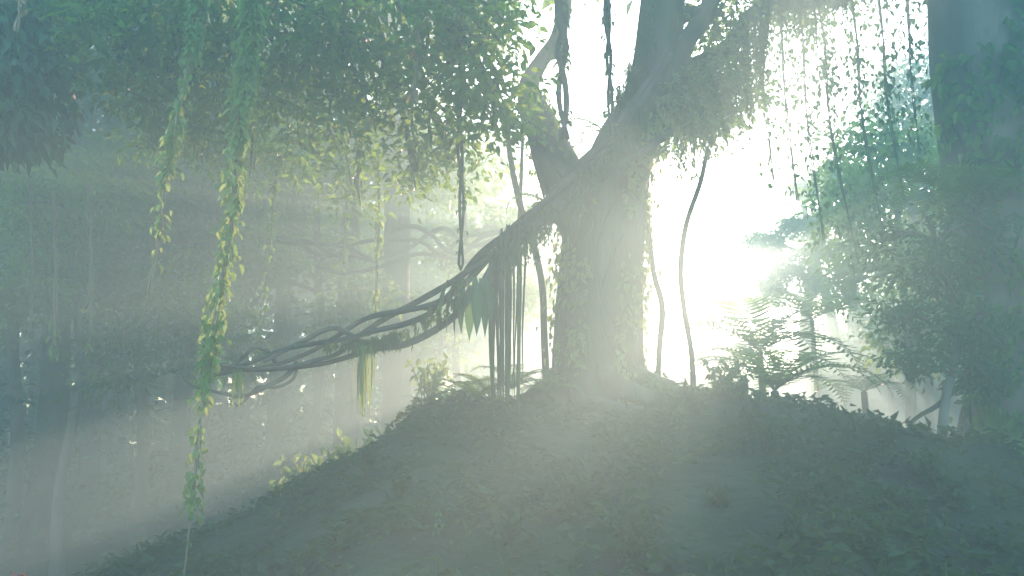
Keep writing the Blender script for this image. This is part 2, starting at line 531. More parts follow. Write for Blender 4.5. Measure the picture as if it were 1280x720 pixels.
tag(fb.build('fallen_branch', BARK, smooth=True), 'bare crooked branch leaning on the right shoulder of the mound', 'branch')

# canopy tree, upper left ------------------------------------------------------------
t5 = empty('canopy_tree', G(-8.2, 7), 'tree whose broad dark crown fills the upper left, bright leaves at its right end', 'tree')
blobs = []
for (px, py, yy, rx, rz, n) in [(150, 70, 7.6, .75, .62, 46), (230, 100, 8.2, .85, .6, 56), (320, 90, 7.9, .85, .6, 60), (420, 110, 8.2, .85, .62, 60), (495, 115, 8.6, .8, .6, 54),
                                (570, 75, 7.9, .62, .55, 46), (622, 95, 7.6, .33, .55, 30), (200, 0, 7.2, 1.0, .6, 50), (340, -10, 7.2, 1.0, .6, 54), (470, 0, 7.2, .95, .6, 54), (590, 0, 7.2, .55, .45, 42),
                                (260, 165, 9.0, .65, .26, 30), (390, 190, 9.4, .5, .4, 26), (300, 205, 9.2, .25, .35, 12), (445, 225, 9.5, .25, .4, 12), (200, 185, 9, .3, .3, 14), (560, 185, 9.2, .42, .45, 30), (520, 215, 9.3, .25, .3, 10), (640, 160, 9.2, .2, .4, 14), (120, 0, 7.4, .5, .7, 30),
                                (180, -150, 8, 1.7, .6, 60), (400, -150, 8, 1.9, .6, 60), (570, -150, 8, 1.0, .6, 36)]:
    blobs.append((at(px, py, yy + .2), (rx, .65, rz), int(n * .74)))
tree_parts(t5, [(-8.2, 7, -1.2), (-8.2, 7, 1), (-8.1, 7, 3), (-7.8, 7.2, 5), (-7, 7.5, 6.6), (-5.4, 7.8, 7.4), (-3.6, 8, 7.7), (-1.8, 8.2, 7.7)],
           [.40, .36, .33, .3, .26, .2, .14, .08], blobs, per=24, spread=.15, lsize=.105, seed=21, leaf=LEAF, seg=14, kind=1,
           high=[((-3.2, 11.5, 9.2), (2.2, 2, 1.6), 110), ((-5.4, 11.5, 9.0), (2.2, 2, 1.7), 110), ((-4.4, 12.5, 11.6), (3.4, 2.2, 1.6), 130), ((-7.4, 12, 9.4), (2, 2, 2), 100)])  # unseen foliage over the crown, put in as a sun screen
t7 = empty('forest_tree', G(at(497, 500, 19).x, 19), 'tall hazy tree with the widest trunk of the misty ones behind the braided liana', 'tree')
Y = 19
tree_parts(t7, [at(499, 620, Y), at(497, 480, Y), at(495, 380, Y), at(497, 280, Y), at(494, 180, Y), at(490, 80, Y), at(480, -20, Y)],
           [.36, .33, .31, .3, .27, .22, .16], [(at(430, 215, Y), (2, 1.5, .8), 40), (at(560, 200, Y), (1.6, 1.5, .8), 34), (at(480, 60, Y), (3, 2, 1.5), 34)], per=24, spread=.28, lsize=.2, seed=23, leaf=LEAF, seg=14)

# left-edge drooping tree
t6 = empty('drooping_tree', G(-6.4, 8.2), 'tree with drooping long-leaved branches entering at the upper left corner', 'tree')
Y = 8
tree_parts(t6, [at(-230, 700, Y), at(-230, 500, Y), at(-220, 300, Y), at(-200, 100, Y), at(-150, -50, Y), at(-60, -140, Y)], [.28, .25, .22, .2, .15, .1],
           [(at(-10, 30, 7.6), (.55, .6, .5), 60), (at(25, 90, 7.6), (.3, .5, .4), 40), (at(5, 150, 7.7), (.35, .5, .3), 46), (at(-60, 120, 8), (.6, .6, .8), 50), (at(-80, -80, 8), (1.2, 1, .6), 50)],
           per=20, spread=.12, lsize=.15, seed=31, droop=1.3, leaf=LEAFD)

# ------------------------------------------------------------------ background trees (prototypes and copies)
def proto_tree(name, seed, h, r, spec, leaf, per, spread, lsize, bark=BARK):
    rt = empty(name, (0, 0, 0), 'x', 'tree')
    random.seed(seed)
    pth = [Vector((0, 0, -.4)), Vector((.1, 0, h * .2)), Vector((-.1, .1, h * .45)), Vector((.15, 0, h * .7)), Vector((0, .1, h * .95))]
    tree_parts(rt, pth, [r, r * .85, r * .7, r * .5, r * .2], spec, per=per, spread=spread, lsize=lsize, seed=seed, leaf=leaf, bark=bark, seg=10)
    return rt


def ring(seed, h0, h1, n, R0, rx, rz, cl):
    rs = random.Random(seed)
    out = []
    for i in range(n):
        a = i * 2.4 + rs.random()
        d = R0 * math.sqrt(rs.random())
        out.append(((math.cos(a) * d, math.sin(a) * d, rs.uniform(h0, h1)), (rx * rs.uniform(.7, 1.3), rx * rs.uniform(.7, 1.3), rz * rs.uniform(.7, 1.2)), cl))
    return out


pA = proto_tree('forest_tree', 41, 13, .30, ring(1, 7.5, 13.5, 13, 3.4, 1.5, .9, 26), LEAF, 24, .32, .26)
pB = proto_tree('forest_tree', 42, 16, .36, ring(2, 9, 16, 13, 3.8, 1.7, .9, 26), LEAFD, 24, .34, .28)
pC = proto_tree('slender_tree', 43, 9, .13, ring(3, 3.5, 9, 10, 1.7, .95, .6, 20), LEAF, 22, .24, .2, PALEBARK)
pD = proto_tree('layered_tree', 44, 8, .15, [((math.cos(a) * 1.7, math.sin(a) * 1.7, z), (1.5, 1.5, .22), 30) for a, z in ((0, 4), (2.1, 4.9), (4.2, 5.7), (1, 6.6), (3.3, 7.4), (5.2, 5.2))], LEAFD, 22, .22, .18)

# (prototype, px at its trunk, distance, scale, rotation, label)
bg = [
    (pB, 62, 20, 1.0, .3, 'thick hazy trunk nearest to the left edge among the misty trees'),
    (pC, 20, 17, 1.1, 1.0, 'slender tree at the far left edge, half lost in the mist'),
    (pA, 118, 24, 1.0, 2.2, 'hazy tall tree, second trunk from the left edge'),
    (pC, 175, 18, 1.15, .7, 'slender pale tree left of the two leafy hanging vines'),
    (pB, 232, 27, .95, 4.0, 'misty tall tree seen between the two leafy hanging vines'),
    (pA, 345, 24, 1.05, 5.1, 'misty tree just right of the longest leafy vine'),
    (pC, 398, 19, 1.0, 3.0, 'slender tree under the middle of the dark canopy'),
    (pB, 436, 20, .9, 1.9, 'brownish trunk just left of the broad canopy tree'),
    (pA, 300, 33, 1.1, 1.2, 'faint tree far behind the longest leafy vine'),
    (pB, 150, 36, 1.0, 2.9, 'faint tall tree far back at the left'),
    (pC, 575, 21, 1.0, .2, 'slender tree in the bright mist behind the braided liana'),
    (pA, 530, 30, .9, .9, 'faint tree far behind the braided liana'),
    (pC, 1165, 22, 1.1, 2.0, 'misty tree behind the leafy understorey at the right'),
    (pB, 1235, 26, .9, 3.1, 'tall hazy tree at the far right edge behind the thick trunk'),
    (pC, 1135, 17, .95, 4.4, 'pale slender tree above the fern end of the mound'),
    (pA, -60, 22, 1.0, .4, 'misty tree half outside the left edge'),
    (pC, 260, 16, .9, 2.4, 'low leafy tree behind the lit part of the longest vine'),
    (pC, 90, 15, .85, 3.9, 'small leafy tree low in the left mist'),
]
used = set()
for (p, px, yy, sc, rz, lab) in bg:
    g = at(px, 500, yy)
    loc = G(g.x, g.y)
    if p.name in used:
        copy_tree(p, loc, rz, sc, lab, 'misty trees behind the mound')
    else:
        used.add(p.name)
        p.location, p.rotation_euler, p.scale = loc, (0, 0, rz), (sc, sc, sc)
        tag(p, lab, 'tree', 'misty trees behind the mound')
t8 = empty('layered_tree', G(at(1000, 500, 33).x, 33), 'faint spreading tree standing against the brightest glow', 'tree', 'layered trees in the bright gap')
Y = 33
tree_parts(t8, [at(1010, 600, Y), at(1012, 500, Y), at(1006, 420, Y), at(1016, 340, Y), at(1030, 260, Y), at(1040, 200, Y)], [.3, .27, .24, .2, .15, .1],
           [(at(bx, by, Y + rng.uniform(-1.5, 1.5)), (br * 1.7, br, br * .85), int(80 * br + 10)) for bx, by, br in
            [(957, 302, .5), (987, 332, .55), (1000, 284, .55), (966, 356, .4), (1032, 312, .55), (1024, 356, .45), (1052, 270, .65), (1004, 238, .45), (1045, 215, .5)]],
           per=26, spread=.15, lsize=.17, seed=27, leaf=LEAFD, seg=10)
first = True
for (px, yy, sc, rz, lab) in [(1118, 29, .85, 0, 'broad layered tree whose tiers cover the right part of the bright gap'), 
                              (897, 35, .9, 2.6, 'low layered tree in the middle of the bright gap')]:
    g = at(px, 500, yy)
    if first:
        pD.location, pD.rotation_euler, pD.scale = G(g.x, g.y), (0, 0, rz), (sc,) * 3
        tag(pD, lab, 'tree', 'layered trees in the bright gap')
        first = False
    else:
        copy_tree(pD, G(g.x, g.y), rz, sc, lab, 'layered trees in the bright gap')

# far forest as one mass
fw, ft = MB(), MB()
for k in range(5200):
    yy = rng.uniform(37, 49)
    px = rng.uniform(-500, 1800)
    x = (px - 640) / F * yy
    top = np.interp(px, [-500, 300, 470, 560, 690, 720, 752, 820, 1000, 1040, 1110, 1160, 1250, 1800], [14, 13.5, 13, 12.5, 11, 6.5, 3.5, 3.2, 3.8, 5.2, 7.5, 11, 16, 19])
    z = height(x, yy, False) + top * rng.random() ** .9
    pz = 520 - (z - 1.7) / yy * F
    if (505 < px < 560 and 290 < pz < 385) or (575 < px < 600 and 280 < pz < 310):
        continue
    if px < 640 and noise.noise((x * .42, yy * .05, z * .42)) > .27:
        continue
    c = np.array([[x, yy, z]])
    clump_leaves(fw, c, 24, .75, .55, .2)
for k in range(110):
    yy = rng.uniform(36, 48)
    px = rng.uniform(-300, 1600)
    if 790 < px < 1060:
        continue
    x = (px - 640) / F * yy
    z0 = height(x, yy, False)
    ft.tube(bend((x, yy, z0 - .3), (x + rng.normal() * .6, yy, z0 + rng.uniform(9, 15)), 6, 0, .04, k), np.linspace(.32, .12, 6) * rng.uniform(.6, 1.2), 7, .05, k)
ff = fw.build('far_forest', LEAFD)
tag(ff, kind='stuff')
ff2 = ft.build('far_forest_trunks', BARK, smooth=True)
tag(ff2, kind='stuff')

# ------------------------------------------------------------------ lianas
def liana(name, strands, label, group=None, mat=LIANA):
    ro = empty(name, strands[0][0][0], label, 'liana', group)
    for i, (path, r0, r1) in enumerate(strands):
        P = smooth_path(path, 6)
        m_ = MB()
        m_.tube(P, np.linspace(r0, r1, len(P)), 9, .12, i)
        m_.build('strand', mat, ro, True)
    return ro


def braid(main, n, amp, turns, seed, offs=None):
    """strands that wind about a main path, opening where amp is large"""
    P = smooth_path(main, 8)
    A = smooth_vals(amp, 8)
    res = []
    for k in range(n):
        s = []
        for i in range(0, len(P), 2):
            t = i / (len(P) - 1)
            ph = k / n * 2 * math.pi + turns * t * 2 * math.pi + 2.4 * noise.noise((t * 4, k * 3.1, seed))
            T = (P[min(i + 1, len(P) - 1)] - P[max(i - 1, 0)]).normalized()
            up = Vector((0, 0, 1)) - T * T.z
            up.normalize()
            sd = T.cross(up)
            a = A[i] * (1 + .9 * noise.noise((t * 5, k * 2.2, seed + 4)))
            s.append(P[i] + up * math.cos(ph) * a + sd * math.sin(ph) * a)
        res.append(s)
    return res


L0 = [(838, 70, 10.4), (800, 128, 10.2), (765, 175, 9.9), (716, 222, 9.6), (668, 266, 9.3), (628, 302, 9.1), (585, 342, 8.9), (545, 372, 8.8), (500, 400, 8.6), (455, 418, 8.5), (410, 432, 8.4), (360, 450, 8.3), (310, 458, 8.2), (270, 458, 8.1)]
amp0 = [.05, .05, .06, .07, .06, .05, .06, .07, .09, .12, .12, .08, .05, .02]
st = [(s, .05, .014) for s in braid([at(*p) for p in L0], 3, amp0, 1.9, 1)]
st += [([at(*p) for p in [(838, 165, 10.3), (800, 190, 10.0), (750, 222, 9.7), (700, 258, 9.3), (650, 300, 9.1), (618, 330, 9.0), (592, 372, 8.9), (548, 410, 8.8), (500, 432, 8.6), (455, 428, 8.5), (418, 410, 8.4), (376, 428, 8.3), (330, 452, 8.2)]], .06, .02)]
st += [([at(*p) for p in [(500, 432, 8.6), (470, 436, 8.55), (430, 448, 8.5), (395, 456, 8.45), (340, 461, 8.3), (300, 462, 8.2), (262, 470, 8.1)]], .03, .02),
       ([at(*p) for p in [(372, 452, 8.35), (358, 470, 8.35), (335, 482, 8.3), (305, 495, 8.25), (280, 492, 8.2), (240, 482, 8.2), (226, 466, 8.2)]], .026, .012),
       ([at(*p) for p in [(345, 455, 8.35), (335, 440, 8.3), (318, 435, 8.25), (300, 450, 8.2), (285, 460, 8.15)]], .018, .012),
       ([at(*p) for p in [(372, 456, 8.3), (366, 474, 8.32), (345, 484, 8.3), (322, 484, 8.3), (300, 506, 8.3), (286, 498, 8.25)]], .016, .01)]
liana('braided_liana', st, 'thick braided liana slanting down left from the forked tree', 'slanting lianas')
L1 = [(640, 288, 17), (600, 300, 17), (560, 306, 17), (520, 300, 16.8), (470, 312, 16.6), (430, 318, 16.4), (390, 308, 16.2), (345, 298, 16)]
st = [(s, .05, .03) for s in braid([at(*p) for p in L1], 3, [.05, .12, .2, .25, .2, .15, .12, .03], 2.2, 7)]
st += [([at(*p) for p in [(600, 330, 17), (560, 322, 17), (520, 318, 17), (470, 335, 16.8), (430, 342, 16.5), (395, 332, 16.5)]], .045, .03)]
liana('tangled_liana', st, 'hazy tangle of thin lianas crossing behind the hanging vines', 'slanting lianas')
for pts, r, lab in [
    ([(884, 186, 10.8), (876, 226, 10.8), (858, 280, 10.8), (851, 335, 10.8), (855, 385, 10.8), (864, 440, 10.8), (867, 492, 10.7)], .036, 'thin S-curved stem standing on the mound in front of the bright gap'),
    ([(806, 236, 11), (812, 300, 11), (818, 345, 11), (828, 385, 11), (824, 440, 10.9), (822, 494, 10.8)], .04, 'curved stem close beside the right edge of the massive trunk'),
    ([(632, 150, 11.5), (640, 210, 11.5), (652, 262, 11.5), (668, 310, 11.4), (678, 360, 11.3), (680, 420, 11.2), (683, 484, 11)], .05, 'curved bare stem between the hanging roots and the massive trunk'),
    ([(655, 140, 12), (652, 200, 12), (650, 260, 12), (646, 330, 12)], .03, 'straight thin stem hanging left of the trunk fork'),
]:
    m_ = MB()
    P = smooth_path([at(*p) for p in pts], 6)
    m_.tube(P, np.linspace(r * .8, r, len(P)), 9, .1, 3)
    tag(m_.build('bare_liana', LIANA, smooth=True), lab, 'liana', 'bare upright lianas beside the massive trunk')


# ------------------------------------------------------------------ hanging vines
def leafy_vine(pts, n, size, label, mat=LEAFY, r=.012, dens=None, kind=1, spread=.03, name='hanging_vine', group='leafy vines hanging from the canopy', stem=STEM):
    P = smooth_path([at(*p) for p in pts], 8)
    ro = empty(name, P[0], label, 'vine', group)
    A = np.array([tuple(p) for p in P])
    k = len(A)
    sb = MB()
    for q_ in range(2):
        off = np.array([[math.cos(i * .5 + q_ * 3.1), math.sin(i * .5 + q_ * 3.1), 0] for i in range(k)]) * r * .9
        sb.tube(A + off, np.linspace(r, r * .6, k), 6, .1, q_)
    sb.build('stem', stem, ro, True)
    dens = dens if dens is not None else [1, 1]
    w = np.interp(np.linspace(0, 1, k - 1), np.linspace(0, 1, len(dens)), dens)
    sd = random.random() * 50
    w = w * np.array([max(.2, .45 + 1.1 * noise.noise((a_ * L_, sd, 0))) for a_, L_ in ((j_ / (k - 1), 6.0) for j_ in range(k - 1))])
    i = rng.choice(k - 1, n, p=w / w.sum())
    t = rng.random((n, 1))
    pos = A[i] * (1 - t) + A[i + 1] * t
    a = rng.uniform(0, 2 * math.pi, n)
    out = np.stack([np.cos(a), np.sin(a), 0 * a], -1)
    pos = pos + out * r + rng.normal(size=pos.shape) * spread * .5
    D = out * rng.uniform(.3, 1.1, (n, 1)) + np.array([0, 0, -.9])
    lb = MB()
    lb.leaves(pos, D, size * rng.uniform(.55, 1.25, n), .62, N=out + [0, 0, .6] + rng.normal(size=out.shape) * .4, kind=kind)
    lb.build('leaves', mat, ro)
    return ro


leafy_vine([(322, -120, 6.15), (318, 0, 6.15), (308, 90, 6.15), (296, 200, 6.15), (288, 290, 6.15), (276, 360, 6.15), (262, 440, 6.15), (250, 540, 6.1), (240, 632, 6.1)],
           2400, .074, 'longest leafy vine, hanging almost to the ground at the left', r=.011, dens=[5, 5, 3.5, 1.4, 1.1, 1.5, 1.7, 1.0, .35], spread=.065)
leafy_vine([(252, -120, 6.2), (246, 0, 6.2), (240, 60, 6.2), (228, 120, 6.2), (214, 180, 6.2), (204, 250, 6.2), (196, 310, 6.2), (181, 382, 6.2)],
           800, .07, 'shorter leafy vine with a bare curled tip, hanging beside the longest vine', r=.01, dens=[3, 3, 1.5, .8, 1, .5, .1, 0.01], spread=.045)
leafy_vine([(350, 190, 10), (343, 240, 10), (338, 300, 10), (330, 370, 10), (320, 430, 10)], 80, .09, 'thin yellowish vine below the canopy right of the longest vine', r=.008, dens=[1, .8, .3, .2])
leafy_vine([(472, 190, 10.5), (474, 260, 10.5), (472, 320, 10.5), (469, 392, 10.4)], 110, .09, 'leafy vine hanging above the yellow strap-leaved plant', r=.01)
leafy_vine([(576, -60, 8.6), (575, 60, 8.6), (574, 160, 8.6), (577, 240, 8.6), (576, 332, 8.6)], 130, .07, 'dark nearly bare vine ending above the braided liana', LEAFD, r=.022, dens=[1, 1, .5, .2], stem=LIANA)
leafy_vine([(700, -40, 9), (703, 30, 9), (702, 90, 9), (706, 175, 9)], 120, .08, 'heavy twisted vine hanging in front of the left fork', LEAFD, r=.045, dens=[1.5, 1, .6, .3], stem=LIANA)
leafy_vine([(757, -40, 9.2), (760, 40, 9.2), (762, 100, 9.2), (764, 175, 9.2)], 90, .07, 'twisted vine hanging between the two forks of the massive tree', LEAFD, r=.025, dens=[1, .6, .6, .3], stem=LIANA)
leafy_vine([(522, -30, 7.5), (522, 60, 7.5), (519, 92, 7.5), (517, 124, 7.5)], 26, .09, 'short brown withered vine dangling in front of the dark canopy', DRY, r=.012, dens=[.2, .4, 1, 1.4])
leafy_vine([(30, -30, 6), (26, 5, 6), (20, 40, 6)], 12, .07, 'withered vine tip at the top left corner', DRY, r=.012)
for i, (px, y1, dx, nn, lab) in enumerate([
    (950, 235, 18, 110, 'leafy strand hanging nearest to the curtain of moss'),
    (975, 250, 22, 90, 'thin leafy strand second from the curtain of moss'),
    (1000, 300, 30, 150, 'dangling leafy strand in the middle of the right-hand row'),
    (1024, 330, 50, 260, 'heaviest leafy strand right of the bright gap'),
    (1066, 300, 40, 150, 'long leafy strand left of the thick right-hand trunk'),
    (1100, 250, 30, 120, 'wispy leafy strand close to the thick right-hand trunk'),
    (1135, 190, 14, 100, 'shortest leafy strand beside the thick right-hand trunk')]):
    leafy_vine([(px - dx * .3, -60, 13), (px + dx * .1, 40, 13.2), (px + dx * .3, y1 * .5, 13), (px + dx, y1, 12.8)], int(nn * 2.2), .10, lab, LEAFD, r=.014, spread=.22,
               group='leafy strands hanging at the right of the gap', stem=LIANA, dens=[1.4, 1, 1, .7])
leafy_vine([(552, 610, 5), (547, 660, 5), (543, 760, 5)], 20, .03, 'faint thin creeper stem rising in front of the mound', LEAFD, r=.002, stem=LIANA, spread=.03, group=None)
leafy_vine([(240, 632, 6.1), (236, 665, 6.1), (230, 720, 6.1)], 12, .04, 'bare thread-like tip below the longest leafy vine', LEAFD, r=.004, group=None)
for i, (px, y0, y1, yy, lab) in enumerate([(38, 370, 420, 13, 'short sunlit vine low at the far left'), (67, 392, 445, 12, 'pale sunlit root hanging low near the left edge'), (112, 380, 440, 12.5, 'sunlit pale leafy vine low at the left'),
                                           (432, 200, 330, 13, 'slim sunlit vine in front of the brownish trunk')]):
    leafy_vine([(px, y0 - 150, yy), (px + 3, y0, yy), (px - 2, y1, yy)], 46, .10, lab, LEAFY, r=.018, dens=[.3, 1, 1], group='sunlit vines low in the mist')


# ------------------------------------------------------------------ hanging plants on the liana
def strap(mb, p, d, length, width, droop, n=8, up=.2):
    """one long strap leaf with a folded midrib"""
    d = Vector(d).normalized()
    pts, cur, dr = [], Vector(p), d.copy()
    for i in range(n):
        pts.append(cur.copy())
        dr = (dr + Vector((0, 0, -droop / n * 2))).normalized()
        cur = cur + dr * (length / (n - 1))
    S = d.cross(Vector((0, 0, 1)))
    S = S.normalized() if S.length > .05 else Vector((1, 0, 0))
    V = []
    for i, q_ in enumerate(pts):
        t = i / (n - 1)
        w = width * (.35 + 1.6 * t * (1 - t) * 1.6) * (1 - t ** 5) * .5
        nn = (pts[min(i + 1, n - 1)] - pts[max(0, i - 1)]).normalized().cross(S)
        V += [q_ - S * w - nn * w * .35, q_, q_ + S * w - nn * w * .35]
    Fc = []
    for i in range(n - 1):
        a = i * 3
        Fc += [(a, a + 1, a + 4, a + 3), (a + 1, a + 2, a + 5, a + 4)]
    mb.add([tuple(v) for v in V], Fc)


def strap_plant(name, p, n, length, width, label, mat, seed, droop=2.2, spread=.7, part='leaf', group=None):
    rs = random.Random(seed)
    ro = empty(name, p, label, 'plant', group)
    for k in range(n):
        a = rs.uniform(0, 2 * math.pi)
        m_ = MB()
        d = Vector((math.cos(a) * spread, math.sin(a) * spread * .6, rs.uniform(-.1, .5)))
        strap(m_, Vector(p) + Vector((rs.uniform(-.05, .05), rs.uniform(-.05, .05), 0)), d, length * rs.uniform(.65, 1.1), width * rs.uniform(.8, 1.2), droop * rs.uniform(.8, 1.4))
        m_.build(part, mat, ro, True)
    return ro


def blade_plant(p, n, length, width, label, mat, seed, fan=.5):
    rs = random.Random(seed)
    ro = empty('hanging_plant', p, label, 'plant', 'plants perched on the braided liana')
    for k in range(n):
        m_ = MB()
        x = (k / max(1, n - 1) - .5)
        strap(m_, Vector(p) + Vector((x * fan, rs.uniform(-.08, .08), rs.uniform(-.05, .03))), Vector((x * .5, rs.uniform(-.3, .1), -.7)), length * rs.uniform(.75, 1.1), width * rs.uniform(.8, 1.1), .9, n=9)
        m_.build('leaf', mat, ro, True)
    return ro


blade_plant(at(587, 350, 8.75), 9, .6, .12, 'dark plant with broad hanging blades perched on the braided liana', LEAFD, 3, .42)
strap_plant('hanging_plant', at(457, 432, 8.2), 20, .66, .034, 'yellow-green plant of thin hanging straps on the low end of the liana', STRAP, 4, 9, .16, group='plants perched on the braided liana')
strap_plant('hanging_plant', at(299, 462, 8.0), 8, .36, .03, 'tiny yellow strap-leaved plant on the tip of the liana', STRAP, 6, 9, .14, group='plants perched on the braided liana')
# root curtain
ro = empty('hanging_roots', at(635, 290, 9.0), 'dense curtain of long straight roots hanging from the braided liana', 'roots')
for k in range(26):
    px = random.uniform(611, 657)
    y0 = np.interp(px, [612, 656], [312, 268]) - random.uniform(-6, 12)
    y1 = random.choice([470, 500, 540, 580, 610]) + random.uniform(-40, 20)
    yy = 9.0 + random.uniform(-.14, .14)
    m_ = MB()
    P = [at(px + 3 * noise.noise((k, t * 2, 0)) + (px - 634) * -.12 * t, y0 + (y1 - y0) * t, yy) for t in np.linspace(0, 1, 9)]
    m_.tube(P, np.array([.35, .9, 1, 1, .95, .85, .7, .5, .25]) * random.choice([.008, .012, .016, .022]), 6, .15, k)
    m_.build('root', LIANA if k % 3 else MOSS, ro, True)


# ------------------------------------------------------------------ ferns and fronds
def frond_mesh(length, width, droop, n=26, seed=0, thick=1.0, fine=True):
    rs = random.Random(seed)
    m_ = MB()
    pts, cur = [], Vector((0, 0, 0))
    ang = R(46)
    for i in range(n + 1):
        pts.append(cur.copy())
        ang -= droop / n * (.5 + i / n)
        cur = cur + Vector((math.cos(ang), 0, math.sin(ang))) * (length / n)
    m_.tube(pts, np.linspace(.010, .003, n + 1) * thick, 5, closed=False)
    P, D, S_, Nn = [], [], [], []
    for i in range(2, n + 1):
        t = i / n
        L = width * .5 * (math.sin(math.pi * min(1, t * .92 + .1)) ** .7 + .05)
        tg = (pts[i] - pts[i - 1]).normalized()
        up = tg.cross(Vector((0, 1, 0))) * -1
        for s in (-1, 1):
            P.append(tuple(pts[i]))
            dd = Vector((0, s, 0)) + tg * .45 - Vector((0, 0, .22)) + Vector((rs.uniform(-.05, .05), 0, rs.uniform(-.08, .08)))
            D.append(tuple(dd)); S_.append(L * rs.uniform(.9, 1.05)); Nn.append(tuple(up))
    m_.leaves(P, D, np.array(S_), max(.1, length / n / (width * .5) * .62), N=np.array(Nn), kind=1, curl=.22, fold=.15)
    return m_


def tall_fern(px, py, yy, n, length, width, droop, label, seed):
    c = at(px, py, yy)
    b = G(c.x, yy)
    return fern('tree_fern', b, n, length, width, droop, label, seed, c.z - b.z)


def fern(name, p, n, length, width, droop, label, seed, trunk_h=0, group=None, mat=FROND, fin=24, tilt=(0, 0)):
    rs = random.Random(seed)
    ro = empty(name, p, label, 'fern' if name != 'palm' else 'palm', group)
    top = Vector((0, 0, trunk_h))
    if trunk_h:
        m_ = MB()
        m_.tube(smooth_path([Vector((0, 0, -.2)), Vector((.04, 0, trunk_h * .5)), top]), np.linspace(.075, .05, 9), 10, .15, seed)
        o = m_.build('trunk', BARK, None, True)
        o.parent = ro
    base = frond_mesh(length, width, droop, fin, seed).mesh('frond', False)
    base.materials.append(mat)
    for k in range(n):
        o = bpy.data.objects.new('frond', base)
        col.objects.link(o)
        o.parent = ro
        o.location = top
        a = k * 2 * math.pi / n + rs.uniform(-.25, .25)
        s = rs.uniform(.75, 1.1)
        o.scale = (s, s, s)
        o.rotation_euler = (rs.uniform(-.12, .12), rs.uniform(-.3, .3), a)
    return ro


tall_fern(968, 489, 11.4, 14, 1.6, .58, 1.9, 'sunlit arching fern just behind the crest of the mound', 1)
tall_fern(950, 440, 15.5, 12, 2.4, .95, 2.0, 'large hazy tree fern arching behind the sunlit fern', 2)
tall_fern(1015, 400, 20, 9, 2.2, 1.0, 1.3, 'tall faint tree fern with raised fronds in the bright gap', 3)
tall_fern(1080, 490, 15, 8, 1.3, .5, 2.0, 'hazy fern low behind the right part of the crest', 13)
fern('ground_fern', at(640, 486, 10.2), 11, .75, .26, 1.6, 'dark fern among the hanging roots at the foot of the massive tree', 4)
fern('ground_fern', at(682, 490, 10.4), 10, .62, .22, 1.5, 'dark fern against the left foot of the massive trunk', 5)
fern('ground_fern', at(612, 492, 10.3), 9, .62, .22, 1.3, 'upright fern left of the hanging roots', 6)
fern('ground_fern', at(596, 500, 9.2), 6, .8, .28, 2.4, 'fern with one long yellow-lit frond arching over the left crest', 7)
fern('palm', at(760, 170, 10.2), 6, .9, .36, 2.4, 'small palm-like plant growing in the fork of the massive tree', 8)
fern('palm', at(690, 262, 10.3), 6, .9, .2, 3.0, 'drooping feathery plant on the left of the massive trunk', 9)
fern('palm', at(818, 198, 10.5), 7, .5, .3, 2.8, 'small drooping palm-like tuft on the right of the massive trunk', 10)
fern('palm', at(1165, 232, 10.0), 8, 1.0, .5, 2.6, 'dark drooping palm-like plant on the left of the thick right-hand trunk', 11)
fern('palm', at(1215, 250, 9.9), 7, .9, .5, 2.6, 'dark drooping palm-like plant on the front of the thick right-hand trunk', 12)

# split-leaf plant at right edge
ro = empty('split_leaf_plant', G(5.15, 7.6), 'large split-leaf plant reaching in at the right edge of the view', 'plant')
for k, (px, py, s, rot) in enumerate([(1298, 600, .34, 0), (1318, 660, .34, .5), (1330, 560, .3, -.4)]):
    c = at(px, py, 7.4)
    m_ = MB()
    P, D = [], []
    for t in np.linspace(-1, 1, 13):
        a = R(270) + t * R(150) + rot
        P.append(tuple(c + Vector((0, 0, 0))))
        D.append((math.cos(a), -.25 + .1 * math.sin(t * 9), math.sin(a)))
    m_.leaves(P, D, s * np.linspace(1, 1, 13) * rng.uniform(.85, 1.05, 13), .3, N=np.tile([0, -1.0, .3], (13, 1)), kind=1, fold=.1)
    m_.build('leaf', LEAFD, ro)
    s_ = MB()
    s_.tube(bend(c, G(5.15, 7.6), 6, .1, .05, k), .012, 5)
    s_.build('stem', LEAFD, ro, True)

# ------------------------------------------------------------------ plants on the ground
def plant_mesh(seed, h, n, ls, kind=1):
    rs = random.Random(seed)
    sb, lb = MB(), MB()
    for k in range(n):
        a = rs.uniform(0, 6.28)
        top = Vector((math.cos(a) * h * .5 * rs.random(), math.sin(a) * h * .5 * rs.random(), h * rs.uniform(.5, 1.1)))
        P = bend((0, 0, -.05), top, 5, 0, .12, k + seed)
        sb.tube(P, np.linspace(.006, .003, 5), 4, closed=False)
        A = np.array([tuple(P[i]) for i in (2, 2, 3, 3, 4, 4)])
        D = rng.normal(size=A.shape) * .8 + [0, 0, .15]
        lb.leaves(A, D, ls * rng.uniform(.7, 1.2, len(A)), .5, kind=kind)
    return sb.mesh('stem'), lb.mesh('leaves')


PLANTS = [plant_mesh(50, .35, 14, .13), plant_mesh(51, .5, 22, .12), plant_mesh(52, .28, 18, .09)]


def place_plant(i, p, rz, sc, label, group, mat):
    ro = empty('leafy_plant', p, label, 'plant', group)
    ro.rotation_euler = (0, 0, rz)
    ro.scale = (sc,) * 3
    for nm, me, mm in (('stem', PLANTS[i][0], LIANA), ('leaves', PLANTS[i][1], mat)):
        me = me if me.materials and me.materials[0] == mm else me.copy()
        me.materials.clear()
        me.materials.append(mm)
        o = bpy.data.objects.new(nm, me)
        col.objects.link(o)
        o.parent = ro


def ground_at(px, py):
    """where the line of sight meets the ground"""
    for yy in np.arange(3, 60, .1):
        p = at(px, py, yy)
        if p.z <= height(p.x, p.y):
            return p
    return at(px, py, 40)


